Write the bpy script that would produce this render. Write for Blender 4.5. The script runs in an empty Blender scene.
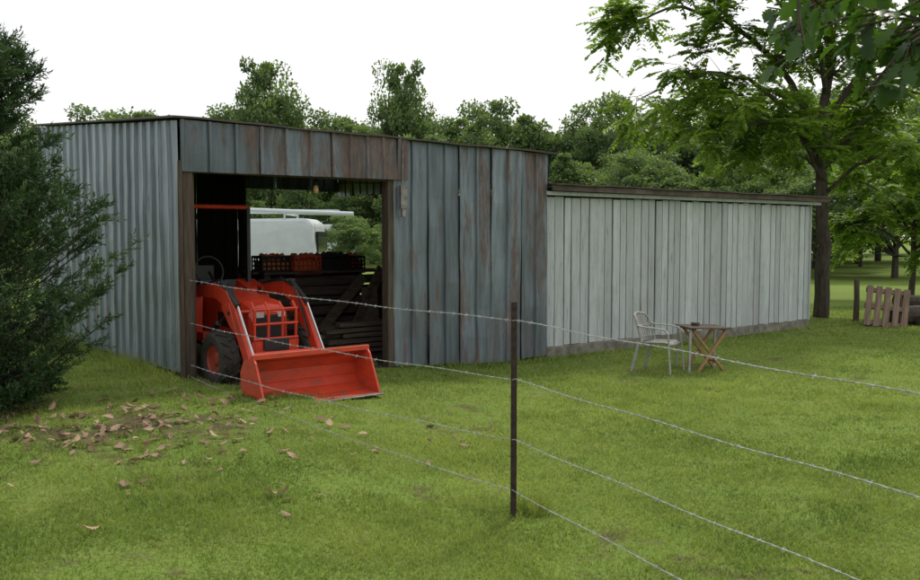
import bpy, math, random
import numpy as np
from mathutils import Vector, Matrix
random.seed(7); rng=np.random.default_rng(7)
scene=bpy.context.scene
scene.view_settings.view_transform='Standard'
scene.view_settings.look='None'
scene.view_settings.exposure=0
R=math.radians
# ------------------------------------------------------------------ materials
def newmat(name):
    m=bpy.data.materials.new(name); m.use_nodes=True
    nt=m.node_tree; b=nt.nodes['Principled BSDF']
    return m,nt,b
def mixc(nt,f,a,b,blend='MIX'):
    n=nt.nodes.new('ShaderNodeMix'); n.data_type='RGBA'; n.blend_type=blend
    for i,v in ((0,f),(6,a),(7,b)):
        if isinstance(v,bpy.types.NodeSocket): nt.links.new(v,n.inputs[i])
        elif i==0: n.inputs[0].default_value=v
        else: n.inputs[i].default_value=(*v,1)
    return n.outputs[2]
def noise(nt,scale,stretch=(1,1,1),detail=5,rough=.6,coord='Object'):
    tc=nt.nodes.new('ShaderNodeTexCoord'); mp=nt.nodes.new('ShaderNodeMapping')
    mp.inputs['Scale'].default_value=stretch
    n=nt.nodes.new('ShaderNodeTexNoise'); n.inputs['Scale'].default_value=scale
    n.inputs['Detail'].default_value=detail; n.inputs['Roughness'].default_value=rough
    nt.links.new(tc.outputs[coord],mp.inputs[0]); nt.links.new(mp.outputs[0],n.inputs['Vector'])
    return n.outputs['Fac']
def ramp(nt,v,a,b,lo=0.,hi=1.):
    n=nt.nodes.new('ShaderNodeMapRange'); n.inputs[1].default_value=a; n.inputs[2].default_value=b
    n.inputs[3].default_value=lo; n.inputs[4].default_value=hi
    nt.links.new(v,n.inputs[0]); return n.outputs[0]
def math_(nt,op,a,b):
    n=nt.nodes.new('ShaderNodeMath'); n.operation=op
    for i,v in enumerate((a,b)):
        if isinstance(v,bpy.types.NodeSocket): nt.links.new(v,n.inputs[i])
        else: n.inputs[i].default_value=v
    return n.outputs[0]
def attr(nt,name='col'):
    a=nt.nodes.new('ShaderNodeAttribute'); a.attribute_name=name
    s=nt.nodes.new('ShaderNodeSeparateColor'); nt.links.new(a.outputs['Color'],s.inputs[0])
    return s.outputs
def bump(nt,b,h,strength=.3,dist=.01):
    n=nt.nodes.new('ShaderNodeBump'); n.inputs['Strength'].default_value=strength
    n.inputs['Distance'].default_value=dist
    nt.links.new(h,n.inputs['Height']); nt.links.new(n.outputs[0],b.inputs['Normal'])
def simple(name,c1,c2=None,rough=.6,metal=0.,scale=6,stretch=(1,1,1),bs=.2,bd=.005,coat=0):
    m,nt,b=newmat(name)
    c2=c2 or tuple(x*.7 for x in c1)
    f=noise(nt,scale,stretch)
    f2=ramp(nt,f,.35,.65)
    nt.links.new(mixc(nt,f2,c1,c2),b.inputs['Base Color'])
    b.inputs['Roughness'].default_value=rough; b.inputs['Metallic'].default_value=metal
    b.inputs['Coat Weight'].default_value=coat
    if bs: bump(nt,b,f,bs,bd)
    return m
def leafmat(name,dark,light,trans=.35,rough=.5,tcol=None):
    m,nt,b=newmat(name)
    at=attr(nt)
    c=mixc(nt,at[0],dark,light)
    nt.links.new(c,b.inputs['Base Color']); b.inputs['Roughness'].default_value=rough
    b.inputs['Specular IOR Level'].default_value=.35
    t=nt.nodes.new('ShaderNodeBsdfTranslucent')
    if tcol is None: tcol=(1.5,1.6,.6)
    tc=mixc(nt,1.0,c,tcol,'MULTIPLY'); nt.links.new(tc,t.inputs[0])
    ms=nt.nodes.new('ShaderNodeMixShader'); ms.inputs[0].default_value=trans
    nt.links.new(b.outputs[0],ms.inputs[1]); nt.links.new(t.outputs[0],ms.inputs[2])
    nt.links.new(ms.outputs[0],nt.nodes['Material Output'].inputs[0])
    return m
# shed metal
def metalmat():
    m,nt,b=newmat('weathered_galvanised')
    at=attr(nt)
    s=noise(nt,3.0,(2.5,2.5,.25),6,.65)
    base=mixc(nt,ramp(nt,s,.3,.7),(.12,.15,.175),(.26,.315,.36))
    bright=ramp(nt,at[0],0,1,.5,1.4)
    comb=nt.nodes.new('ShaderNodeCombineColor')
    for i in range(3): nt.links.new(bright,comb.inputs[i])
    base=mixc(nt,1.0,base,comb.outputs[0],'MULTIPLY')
    r1=noise(nt,2.2,(2.0,2.0,.30),9,.78)
    thr=ramp(nt,at[1],0,1,.68,.36)
    rm=math_(nt,'MULTIPLY',math_(nt,'SUBTRACT',r1,thr),11.0)
    cl=nt.nodes.new('ShaderNodeClamp'); nt.links.new(rm,cl.inputs[0])
    r2=noise(nt,25,(1,1,.3),4)
    rust=mixc(nt,ramp(nt,r2,.35,.65),(.075,.050,.042),(.19,.10,.072))
    col=mixc(nt,math_(nt,'MULTIPLY',cl.outputs[0],.76),base,rust)
    gr=noise(nt,9,(1.5,1.5,.15),6,.7)
    col=mixc(nt,ramp(nt,gr,.45,.75,0,.55),col,(.06,.058,.055))
    nt.links.new(col,b.inputs['Base Color'])
    nt.links.new(ramp(nt,cl.outputs[0],0,1,.40,.0),b.inputs['Metallic'])
    nt.links.new(ramp(nt,cl.outputs[0],0,1,.42,.85),b.inputs['Roughness'])
    bump(nt,b,s,.25,.01)
    return m
M_metal=metalmat()
def whitewood():
    m,nt,b=newmat('weathered_white_paint')
    at=attr(nt)
    s=noise(nt,4,(3,3,.3),7,.7)
    c=mixc(nt,ramp(nt,s,.3,.7),(.39,.42,.43),(.56,.60,.61))
    c=mixc(nt,ramp(nt,at[0],0,1,0,.5),c,(.27,.285,.28))
    p=noise(nt,14,(3,3,.25),8,.75)
    c=mixc(nt,ramp(nt,p,.54,.68,0,.8),c,(.17,.15,.13))
    g=noise(nt,1.3,(1.5,1.5,.8),6,.7)
    c=mixc(nt,ramp(nt,g,.5,.8,0,.5),c,(.22,.22,.18))
    nt.links.new(c,b.inputs['Base Color']); b.inputs['Roughness'].default_value=.75
    bump(nt,b,p,.3,.006); return m
M_white=whitewood()
M_wood=simple('old_grey_brown_wood',(.10,.075,.055),(.045,.033,.025),.85,0,6,(6,6,.5),.4,.01)
M_woodh=simple('weathered_board',(.15,.115,.085),(.06,.045,.034),.85,0,6,(.5,6,6),.4,.01)
M_woodd=simple('dark_old_board',(.075,.055,.042),(.03,.023,.018),.85,0,6,(.5,6,6),.4,.01)
M_tan=simple('tan_wood',(.40,.23,.11),(.27,.15,.07),.6,0,8,(1,8,8),.2)
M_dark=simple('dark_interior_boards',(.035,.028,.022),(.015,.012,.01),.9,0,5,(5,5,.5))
M_fascia=simple('rusty_roof_edge',(.12,.088,.07),(.05,.04,.035),.8,0,5,(1,1,1),.3)
M_roof=simple('rusty_roof_sheet',(.10,.075,.062),(.06,.055,.052),.7,.2,4)
M_conc=simple('concrete_base',(.25,.23,.19),(.12,.11,.09),.9,0,9)
M_bark=simple('tree_bark',(.085,.068,.05),(.035,.028,.021),.95,0,9,(2.5,2.5,.5),.8,.03)
M_red=simple('orange_red_paint',(.60,.048,.016),(.43,.034,.013),.42,0,3,bs=.03,coat=.2)
def bucketmat():
    m,nt,b=newmat('worn_bucket_paint')
    s=noise(nt,5,(1,1,2.5),8,.7)
    c=mixc(nt,ramp(nt,s,.35,.65),(.62,.062,.022),(.42,.045,.02))
    c=mixc(nt,ramp(nt,s,.58,.66,0,.7),c,(.17,.10,.075))
    nt.links.new(c,b.inputs['Base Color']); b.inputs['Roughness'].default_value=.5; bump(nt,b,s,.15,.005); return m
M_buck=bucketmat()
M_redw=simple('worn_red_paint',(.40,.05,.025),(.22,.035,.022),.55,0,7,bs=.1)
M_black=simple('black_plastic',(.016,.016,.017),(.009,.009,.01),.5)
M_rubber=simple('tyre_rubber',(.022,.021,.02),(.045,.038,.03),.85,0,12)
M_steel=simple('worn_steel',(.28,.27,.26),(.14,.12,.11),.45,.7,12)
M_chrome=simple('hydraulic_rod',(.6,.6,.6),(.5,.5,.5),.2,1.0,bs=0)
M_glass=simple('dark_glass',(.02,.025,.028),(.015,.018,.02),.08,bs=0)
M_van=simple('white_van_paint',(.62,.66,.70),(.55,.59,.63),.35,bs=0)
M_plast=simple('grey_white_plastic',(.34,.34,.32),(.24,.24,.225),.5,0,10)
M_lamp=simple('headlamp_lens',(.6,.6,.58),(.5,.5,.5),.15,bs=0)
M_wire=simple('galvanised_wire',(.50,.51,.52),(.32,.32,.32),.4,.5,40,bs=0)
M_post=simple('rusty_steel_post',(.055,.03,.024),(.028,.018,.016),.75,.2,25)
M_bulb=simple('bulb_glass',(.7,.5,.25),(.6,.45,.2),.2,bs=0)
M_cred=simple('crate_red',(.50,.06,.025),(.32,.045,.02),.6)
M_corange=simple('crate_orange',(.62,.17,.03),(.42,.10,.02),.6)
# ground
def groundmat():
    m,nt,b=newmat('lawn_ground')
    n1=noise(nt,.35,detail=4); n2=noise(nt,3,detail=8,rough=.7); n3=noise(nt,45,detail=4)
    c=mixc(nt,ramp(nt,n1,.35,.65),(.13,.20,.038),(.19,.27,.052))
    c=mixc(nt,ramp(nt,n2,.45,.72,0,.6),c,(.22,.23,.075))
    c=mixc(nt,ramp(nt,n3,.35,.7,0,.4),c,(.07,.10,.025))
    at=attr(nt)
    d=math_(nt,'ADD',at[0],math_(nt,'MULTIPLY',math_(nt,'SUBTRACT',n2,.5),1.6))
    dirt=mixc(nt,ramp(nt,n3,.3,.7),(.13,.10,.065),(.07,.052,.036))
    c=mixc(nt,ramp(nt,d,.42,.62),c,dirt)
    nt.links.new(c,b.inputs['Base Color']); b.inputs['Roughness'].default_value=.95
    b.inputs['Specular IOR Level'].default_value=.1
    bump(nt,b,n3,.7,.03); return m
M_ground=groundmat()
M_dirt=simple('shed_dirt_floor',(.05,.038,.028),(.03,.023,.018),.95,0,6)
M_grass=leafmat('grass_blades',(.058,.12,.018),(.36,.42,.115),.4,.6,(1.2,1.25,.7))
M_cedar=leafmat('cedar_foliage',(.013,.034,.014),(.062,.115,.036),.12,.6,(1.2,1.4,.7))
M_far=leafmat('distant_foliage',(.055,.095,.042),(.19,.27,.10),.35,.6)  # paler, greyer greens: distance haze is put into the leaf colour
M_mid=leafmat('walnut_foliage',(.07,.135,.022),(.21,.31,.055),.5,.5)
M_oak=leafmat('oak_foliage',(.022,.055,.012),(.06,.12,.025),.35,.4)
M_litter=leafmat('dry_leaves',(.13,.07,.045),(.46,.32,.23),.15,.8,(1,.9,.8))
# ------------------------------------------------------------------ mesh helpers
def link(o,parent=None):
    scene.collection.objects.link(o)
    if parent is not None: o.parent=parent
    return o
def empty(name,loc=(0,0,0),rz=0,scale=1):
    e=bpy.data.objects.new(name,None); e.location=loc; e.rotation_euler=(0,0,rz); e.scale=(scale,)*3
    e.empty_display_size=.1
    return link(e)
class MB:
    def __init__(s): s.v=[];s.f=[];s.m=[];s.c=[];s.col=(.5,0,0)
    def add(s,vs,fs,m=0):
        o=len(s.v); s.v+= [tuple(x) for x in vs]; s.c+=[s.col]*len(vs)
        s.f+=[tuple(i+o for i in f) for f in fs]; s.m+=[m]*len(fs)
    def box(s,c,size,rot=None,m=0,taper=1.):
        hx,hy,hz=[x/2 for x in size]; vs=[]
        for z in (-1,1):
            k=1 if z<0 else taper
            for x,y in ((-1,-1),(1,-1),(1,1),(-1,1)):
                p=Vector((x*hx*k,y*hy*k,z*hz))
                if rot is not None: p=rot@p
                vs.append(p+Vector(c))
        s.add(vs,[(3,2,1,0),(4,5,6,7),(0,1,5,4),(1,2,6,5),(2,3,7,6),(3,0,4,7)],m)
    def beam(s,a,b,w,h,m=0,up=(0,0,1)):
        a=Vector(a);b=Vector(b);d=b-a;L=d.length;d.normalize();u=Vector(up)
        if abs(d.dot(u))>.98:u=Vector((1,0,0))
        x=u.cross(d).normalized();y=d.cross(x)
        r=Matrix((x,y,d)).transposed()
        s.box((a+b)/2,(w,h,L),r,m)
    def tube(s,path,rad,n=6,m=0,cap=True):
        path=[Vector(p) for p in path]
        if not hasattr(rad,'__len__'): rad=[rad]*len(path)
        vs=[];fs=[];px=None
        for i,p in enumerate(path):
            d=(path[min(i+1,len(path)-1)]-path[max(i-1,0)]).normalized()
            if px is None:
                px=d.cross(Vector((0,0,1)) if abs(d.z)<.9 else Vector((1,0,0))).normalized()
            else: px=(px-d*px.dot(d)).normalized()
            py=d.cross(px)
            for k in range(n):
                a=2*math.pi*k/n
                vs.append(p+(px*math.cos(a)+py*math.sin(a))*rad[i])
        for i in range(len(path)-1):
            for k in range(n):
                k2=(k+1)%n; fs.append((i*n+k,i*n+k2,(i+1)*n+k2,(i+1)*n+k))
        if cap: fs.append(tuple(range(n-1,-1,-1))); fs.append(tuple(range((len(path)-1)*n,len(path)*n)))
        s.add(vs,fs,m)
    def revolve(s,c,prof,n=28,m=0):
        vs=[];fs=[];k=len(prof)
        for i in range(n):
            a=2*math.pi*i/n
            for r,x in prof: vs.append((c[0]+x,c[1]+r*math.cos(a),c[2]+r*math.sin(a)))
        for i in range(n):
            j=(i+1)%n
            for q in range(k-1): fs.append((i*k+q,i*k+q+1,j*k+q+1,j*k+q))
        s.add(vs,fs,m)
    def prism(s,poly,x0,x1,m=0):
        n=len(poly)
        vs=[(x0,y,z) for y,z in poly]+[(x1,y,z) for y,z in poly]
        fs=[tuple(range(n-1,-1,-1)),tuple(range(n,2*n))]+[(i,(i+1)%n,(i+1)%n+n,i+n) for i in range(n)]
        s.add(vs,fs,m)
    def obj(s,name,mats,parent=None,bevel=0,smooth=False,loc=None,rz=0):
        me=bpy.data.meshes.new(name); me.from_pydata(s.v,[],s.f)
        for m in mats: me.materials.append(m)
        me.polygons.foreach_set('material_index',s.m)
        a=me.color_attributes.new('col','FLOAT_COLOR','POINT')
        cc=np.ones((len(s.v),4),np.float32); cc[:,:3]=np.array(s.c); a.data.foreach_set('color',cc.ravel())
        if smooth: me.polygons.foreach_set('use_smooth',[True]*len(s.f))
        me.update(); o=bpy.data.objects.new(name,me); link(o,parent)
        if loc: o.location=loc
        o.rotation_euler[2]=rz
        if bevel:
            b=o.modifiers.new('bevel','BEVEL'); b.width=bevel; b.segments=2; b.limit_method='ANGLE'
        return o
def np_mesh(name,V,F,C,mat,smooth=False):
    me=bpy.data.meshes.new(name); n=len(V); k=F.shape[1]; m=len(F)
    me.vertices.add(n); me.vertices.foreach_set('co',V.astype(np.float32).ravel())
    me.loops.add(m*k); me.loops.foreach_set('vertex_index',F.astype(np.int32).ravel())
    me.polygons.add(m); me.polygons.foreach_set('loop_start',np.arange(0,m*k,k,dtype=np.int32))
    me.polygons.foreach_set('loop_total',np.full(m,k,np.int32))
    if smooth: me.polygons.foreach_set('use_smooth',np.ones(m,bool))
    a=me.color_attributes.new('col','FLOAT_COLOR','POINT')
    cc=np.ones((n,4),np.float32); cc[:,:3]=C[:,None] if C.ndim==1 else C
    a.data.foreach_set('color',cc.ravel())
    me.materials.append(mat); me.update(calc_edges=True); me.validate()
    return me
def norm(a): return a/np.maximum(np.linalg.norm(a,axis=1,keepdims=True),1e-9)
def frames(d,up=None):
    d=norm(d)
    if up is None: up=rng.normal(size=d.shape)
    y=norm(np.cross(up,d)); z=np.cross(d,y)
    return np.stack([d,y,z],axis=2)
def scatter(TV,TF,P,Rm,S,C):
    N=len(P);K=len(TV)
    if S.ndim==1: S=np.repeat(S[:,None],3,1)
    V=np.einsum('nij,nkj->nki',Rm,TV[None]*S[:,None,:])+P[:,None,:]
    F=(TF[None]+(np.arange(N)*K)[:,None,None]).reshape(-1,TF.shape[1])
    return V.reshape(-1,3),F,np.repeat(C,K,axis=0)
RH_V=np.array([[0,0,0],[.45,.28,.05],[1,0,-.06],[.45,-.28,.05]],float); RH_F=np.array([[0,1,2,3]])
def smooth01(t): t=np.clip(t,0,1); return t*t*(3-2*t)
def zf(x,y):
    x=np.asarray(x,float);y=np.asarray(y,float)
    z=.22*smooth01((.9-x)/3.5)*(1-smooth01((y-12)/10))
    z=z+.012*np.sin(x*1.7+y*.9)*np.cos(y*1.3-x*.6)+.006*np.sin(x*4.1)*np.sin(y*3.7+1)
    return z
_g=rng.random((256,256))
def vnoise(x,y,s):
    x=np.asarray(x)*s+100;y=np.asarray(y)*s+100
    xi=np.floor(x).astype(int);yi=np.floor(y).astype(int);fx=smooth01(x-xi);fy=smooth01(y-yi)
    g=lambda a,b:_g[a%256,b%256]
    return (g(xi,yi)*(1-fx)+g(xi+1,yi)*fx)*(1-fy)+(g(xi,yi+1)*(1-fx)+g(xi+1,yi+1)*fx)*fy
# shed frame
ANG=math.atan2(.62,.785); P0=(-2.65,8.57)
W=np.array([math.cos(ANG),math.sin(ANG)]); Nn=np.array([-W[1],W[0]])
def tolocal(x,y):
    dx=x-P0[0];dy=y-P0[1]; return dx*W[0]+dy*W[1],dx*Nn[0]+dy*Nn[1]
def toworld(u,t): return P0[0]+u*W[0]+t*Nn[0],P0[1]+u*W[1]+t*Nn[1]
def zl(u,t): x,y=toworld(u,t); return float(zf(x,y))
def dirtmask(x,y):
    m=.66*np.exp(-(((x+2.4)/1.1)**2+((y-6.4)/1.1)**2))
    u,t=tolocal(x,y)
    m=np.maximum(m,.85*np.exp(-(((u-1.1)/1.3)**2+((t+.3)/.6)**2)))
    m=np.maximum(m,.5*np.exp(-(((x+3.7)/1.2)**2+((y-7)/1.3)**2)))
    m=np.maximum(m,.42*smooth01((vnoise(x,y,1.1)*.6+vnoise(x,y,3.1)*.4-.58)/.15))
    return m
# ------------------------------------------------------------------ ground
xs=np.concatenate([-np.geomspace(260,12,22),np.linspace(-11.5,11.5,140),np.geomspace(12,260,22)])
ys=np.concatenate([np.linspace(-60,1,12),np.linspace(1.3,20,130),np.geomspace(21,420,30)])
X,Y=np.meshgrid(xs,ys); Z=zf(X,Y)
V=np.stack([X,Y,Z],2).reshape(-1,3); nx=len(xs);ny=len(ys)
i,j=np.meshgrid(np.arange(nx-1),np.arange(ny-1)); b0=(j*nx+i).ravel()
F=np.stack([b0,b0+1,b0+1+nx,b0+nx],1)
C=dirtmask(V[:,0],V[:,1])*(V[:,1]<20)
g=bpy.data.objects.new('ground',np_mesh('ground',V,F,C,M_ground,True)); link(g)
# grass blades
N=470000
d=3.0*np.exp(rng.random(N)*math.log(20/3.0)); x=(rng.random(N)*2-1)*.68*d; y=d
u,t=tolocal(x,y)
ins=(u>-.03)&(u<10.95)&(t>-.02)&(t<9)
keep=~ins&(rng.random(N)>dirtmask(x,y)*1.2)
x=x[keep];y=y[keep];d=d[keep];u=u[keep];t=t[keep]
lf=.6*vnoise(x,y,1.3)+.4*vnoise(x,y,4.)
h=(.014+.028*rng.random(len(x)))*(.4+1.3*lf)
near_wall=((t>-.22)&(t<0)&((u<0)|(u>2.4)))|((u<0)&(u>-.25)&(t>0))
h=h*np.where(near_wall,2.0,1); 
wd=.0014*np.maximum(d,3.5)**.85*(.7+.7*rng.random(len(x)))
def tuft(cx,cy,n,r,hh):
    a=rng.random(n)*6.28;q=r*np.sqrt(rng.random(n)); return cx+q*np.cos(a),cy+q*np.sin(a),hh*(.4+.7*rng.random(n)),np.full(n,.0045)
ex=[];
for (cx,cy,n,r,hh) in [(.42,5.10,380,.12,.17),(.15,5.15,160,.18,.10),(.30,4.93,60,.08,.07)]+[(*toworld(-.12,tt),60,.12,.2) for tt in np.linspace(.2,5,16)]+[(*toworld(uu,-.1),35,.1,.12) for uu in np.linspace(2.6,10.8,26)]+\
   [(rng.uniform(-3,4.5),rng.uniform(4.0,10),60,.11,.06) for _ in range(150)]:
    q,t2=tolocal(cx,cy)
    if q>0 and q<2.4 and t2>-1.2: continue
    ex.append(tuft(cx,cy,n,r,hh))
x=np.concatenate([x]+[e[0] for e in ex]);y=np.concatenate([y]+[e[1] for e in ex])
h=np.concatenate([h]+[e[2] for e in ex]);wd=np.concatenate([wd]+[e[3] for e in ex])
n=len(x)
P=np.stack([x,y,zf(x,y)-.004],1)
dirs=np.stack([rng.normal(0,.6,n),rng.normal(0,.6,n),np.ones(n)],1)
BV=np.array([[0,-.5,0],[0,.5,0],[.55,.38,.06],[.55,-.38,.06],[1,0,.3]]); BF=np.array([[0,1,2],[0,2,3],[3,2,4]])
S=np.stack([h,wd,h],1)
p1=vnoise(x,y,.45);p2=vnoise(x+31,y,1.6);p3=vnoise(x,y+17,6.)
C=np.clip(-.12+.35*p1+.32*p2+.32*p3+.47*rng.random(n)**1.6,0,1)
V,F,C=scatter(BV,BF,P,frames(dirs),S,C)
o=bpy.data.objects.new('grass',np_mesh('grass',V,F,C,M_grass)); link(o)
# ------------------------------------------------------------------ shed
shed=empty('metal_shed',(P0[0],P0[1],0),ANG)
def ribwall(name,p0,p1,zb,zt,parent,sp=.235,pw=.7,rust=lambda s:.2,bright=lambda s:.5,rh=.028,out0=0,rag=.03):
    p0=Vector((*p0,0));p1=Vector((*p1,0));D=p1-p0;L=D.length;D.normalize();O=Vector((D.y,-D.x,0))
    mb=MB(); s=0; pi=0
    while s<L-.01:
        e=min(s+pw*random.uniform(.9,1.08),L)
        if L-e<.15: e=L
        off=out0+random.uniform(0,.014); tilt=random.uniform(-.006,.006); rb=random.uniform(0,rag)
        nr=max(1,round((e-s)/sp)); q=(e-s)/nr; prof=[]
        for k in range(nr):
            a=s+k*q
            prof+=[(a,0 if k else rh*.6),(a+.012,rh),(a+.036,rh),(a+.05,0),(a+q*.5,.004),(a+q-.006,0)]
        prof.append((e,0))
        nz=9; vs=[];fs=[]
        mb.col=(min(1,max(0,bright(s)+random.uniform(-.18,.18))),min(1,max(0,rust(s)+random.uniform(-.15,.15))),0)
        for (a,h_) in prof:
            for z_ in range(nz):
                f=z_/(nz-1); z=(zb(a)+rb)*(1-f)+zt(a)*f
                dent=.004*math.sin(a*9+z*5+pi)+.003*math.sin(z*11+a*3)
                vs.append(p0+D*a+O*(off+h_+tilt*(f-.5)*4+dent)+Vector((0,0,z)))
        for i in range(len(prof)-1):
            for z_ in range(nz-1): fs.append((i*nz+z_,(i+1)*nz+z_,(i+1)*nz+z_+1,i*nz+z_+1))
        mb.add(vs,fs); s=e; pi+=1
    return mb.obj(name,[M_metal],parent)
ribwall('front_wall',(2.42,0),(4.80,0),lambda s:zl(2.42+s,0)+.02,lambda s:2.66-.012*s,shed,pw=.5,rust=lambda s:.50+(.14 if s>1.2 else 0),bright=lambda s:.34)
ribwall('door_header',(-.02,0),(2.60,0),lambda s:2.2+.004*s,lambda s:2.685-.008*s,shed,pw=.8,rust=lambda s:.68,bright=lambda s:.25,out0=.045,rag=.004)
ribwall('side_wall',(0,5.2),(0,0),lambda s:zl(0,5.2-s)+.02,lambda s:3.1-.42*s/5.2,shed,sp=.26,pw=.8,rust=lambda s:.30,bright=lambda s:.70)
ribwall('right_gable',(4.80,0),(4.80,5.2),lambda s:2.25,lambda s:2.63+.08*s,shed,rust=lambda s:.5)
ribwall('back_wall',(2.95,5.2),(0,5.2),lambda s:.05,lambda s:3.08,shed,rust=lambda s:.5)
ribwall('back_header',(6.4,5.2),(2.95,5.2),lambda s:2.33,lambda s:3.05 if s>1.6 else 2.5,shed,rust=lambda s:.5)
mb=MB()
def roofsheet(mb,u0,u1,t0,t1,z0,z1,th=.03,wav=.012,fall=0.):
    n=60; vs=[];fs=[]
    for i in range(n+1):
        uu=u0+(u1-u0)*i/n; w=wav*math.sin(uu*3.3)+wav*.6*math.sin(uu*9); z_=-fall*(uu-u0)
        for (tt,zz) in ((t0+w,z0),(t0+w,z0+th),(t1,z1+th),(t1,z1)): vs.append((uu,tt,zz+w*.5+z_))
    for i in range(n):
        for k in range(4): fs.append((i*4+k,i*4+(k+1)%4,i*4+4+(k+1)%4,i*4+4+k))
    fs+= [(0,1,2,3),(n*4+3,n*4+2,n*4+1,n*4)]
    mb.add(vs,fs)
roofsheet(mb,-.10,4.90,-.095,5.35,2.697,3.13,.018,.010,.0135)
mb.obj('roof',[M_roof],shed)
mb=MB()
mb.beam((-.02,.06,2.655),(4.78,.06,2.60),.05,.05)
for uu in np.arange(.3,4.8,.62): mb.beam((uu,.10,2.58),(uu,5.1,2.98),.045,.12,up=(0,0,1))
for tt in (1.3,2.6,3.9): mb.beam((0.05,tt,2.58+.08*tt-.16),(4.75,tt,2.58+.08*tt-.16),.06,.1)
for (uu,tt,h_) in ((.1,2.6,2.6),(.1,5.1,3.0),(2.95,5.1,3.0),(4.6,2.6,2.6),(4.7,.15,2.6)):
    mb.tube([(uu,tt,0),(uu+.03,tt,h_/2),(uu,tt,h_)],[.08,.075,.07],8)
mb.obj('frame_timbers',[M_dark],shed)
mb=MB()
mb.box((.06,.03,1.2),(.10,.12,2.2)); mb.box((.135,.10,1.15),(.04,.10,2.1))
mb.box((2.385,.05,1.15),(.075,.13,2.2)); mb.box((1.25,.035,2.24),(2.4,.06,.09))
mb.tube([(-.02,-.045,.1),(-.03,-.05,1.2),(-.02,-.045,2.3)],[.03,.026,.024],7)
mb.obj('door_frame',[M_wood],shed,.006)
mb=MB()
mb.box((2.50,-.095,2.02),(.09,.035,.26)); mb.box((2.50,-.095,1.85),(.05,.03,.10)); mb.tube([(2.5,-.085,2.15),(2.5,-.085,2.6)],.008,6)
mb.obj('meter_box',[M_steel],shed,.01)
mb=MB()
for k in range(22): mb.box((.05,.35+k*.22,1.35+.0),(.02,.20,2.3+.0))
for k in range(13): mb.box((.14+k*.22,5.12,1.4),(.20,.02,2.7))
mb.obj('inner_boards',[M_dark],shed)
mb=MB()
mb.tube([(1.62,.3,2.62),(1.62,.3,2.19)],.006,6,0); mb.tube([(1.62,.3,2.2),(1.62,.3,2.14)],.018,8,0)
mb.tube([(1.62,.3,2.145),(1.62,.3,2.12),(1.62,.3,2.09),(1.62,.3,2.065),(1.62,.3,2.05)],[.014,.026,.033,.026,.008],12,1)
mb.obj('light_bulb',[M_black,M_bulb],shed,smooth=True)
fl=MB(); fl.add([(0.02,.02,zl(0,0)+.012),(2.4,-.0,zl(2.4,0)+.012),(10.8,.1,.012+.02),(10.8,5.2,.03),(0.02,5.2,zl(0,5.2)+.03)],[(0,1,2,3,4)])
fo=fl.obj('dirt_floor',[M_dirt],shed)
# ------------------------------------------------------------------ white extension
ext=empty('white_plank_shed',(P0[0],P0[1],0),ANG)
mb=MB(); uu=4.83
while uu<11.02:
    w_=random.uniform(.130,.17); 
    if uu+w_>11.06: w_=11.06-uu
    mb.col=(random.random(),0,0)
    gx=random.uniform(.010,.028)
    mb.box((uu+w_/2,.06+random.uniform(-.008,.008),.14+(2.10-.14)/2),(w_-gx,.022,1.96+random.uniform(-.03,.01)),Matrix.Rotation(random.uniform(-.004,.004),3,'Y'))
    uu+=w_
mb.obj('front_planks',[M_white],ext,.002)
mb=MB()
mb.box((7.95,.11,1.15),(6.2,.04,2.0))
mb.box((11.02,2.65,1.2),(.03,5.1,2.1)); 
mb.box((8.8,5.2,1.2),(4.5,.03,2.3))
mb.obj('backing_boards',[M_dark],ext)
mb=MB()
for k in range(24):
    mb.col=(random.random(),0,0); mb.box((11.06,.12+k*.215,1.17),(.02,.2,2.05))
mb.obj('end_planks',[M_white],ext)
mb=MB(); mb.box((7.95,.075,.07),(6.22,.09,.15)); mb.obj('footing',[M_conc],ext,.01)
mb=MB(); mb.box((8.02,-.02,2.135),(6.5,.03,.05)); mb.obj('soffit_strip',[M_white],ext,.003)
mb=MB(); mb.box((8.10,-.105,2.200),(6.62,.03,.07)); 
roofsheet(mb,4.80,11.42,-.16,5.4,2.240,2.50,.016,.009)
mb.box((8.1,.0,2.22),(6.55,.18,.02))
mb.obj('roof',[M_fascia],ext)
# ------------------------------------------------------------------ tractor
tz=zl(.9,-.6)-.035
TX,TY=-1.30,8.02; TA=ANG+R(1.5)
trac=empty('compact_tractor',(TX,TY,tz),TA,.88)
mb=MB()
prof=[(-.20,.015),(.10,.03),(.22,.09),(.28,.17),(.28,.29),(.22,.39),(.06,.45)]
outp=[(-.20,.0),(.11,.008),(.24,.07),(.305,.16),(.305,.30),(.235,.41),(.06,.47)]
n=len(prof); BW=.665
for a in range(n-1):
    mb.prism([prof[a],prof[a+1],outp[a+1],outp[a]],-BW,BW,0)
for sx in (-1,1):
    mb.prism([(-.20,0),(.11,.0),(.24,.06),(.31,.16),(.31,.30),(.24,.42),(.05,.48),(-.01,.42),(-.13,.16)],sx*BW-.012,sx*BW+.012,0)
mb.prism([(.03,.45),(.07,.45),(.07,.50),(.03,.50)],-BW-.02,BW+.02,0)
mb.box((0,-.225,.012),(BW*2+.02,.08,.016),m=1)
for sx in (-.42,.42):
    for q in (-.045,.045): mb.prism([(.30,.10),(.48,.18),(.48,.28),(.30,.38)],sx+q-.006,sx+q+.006,0)
mb.obj('bucket',[M_buck,M_steel],trac,.004)
mb=MB()
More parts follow.
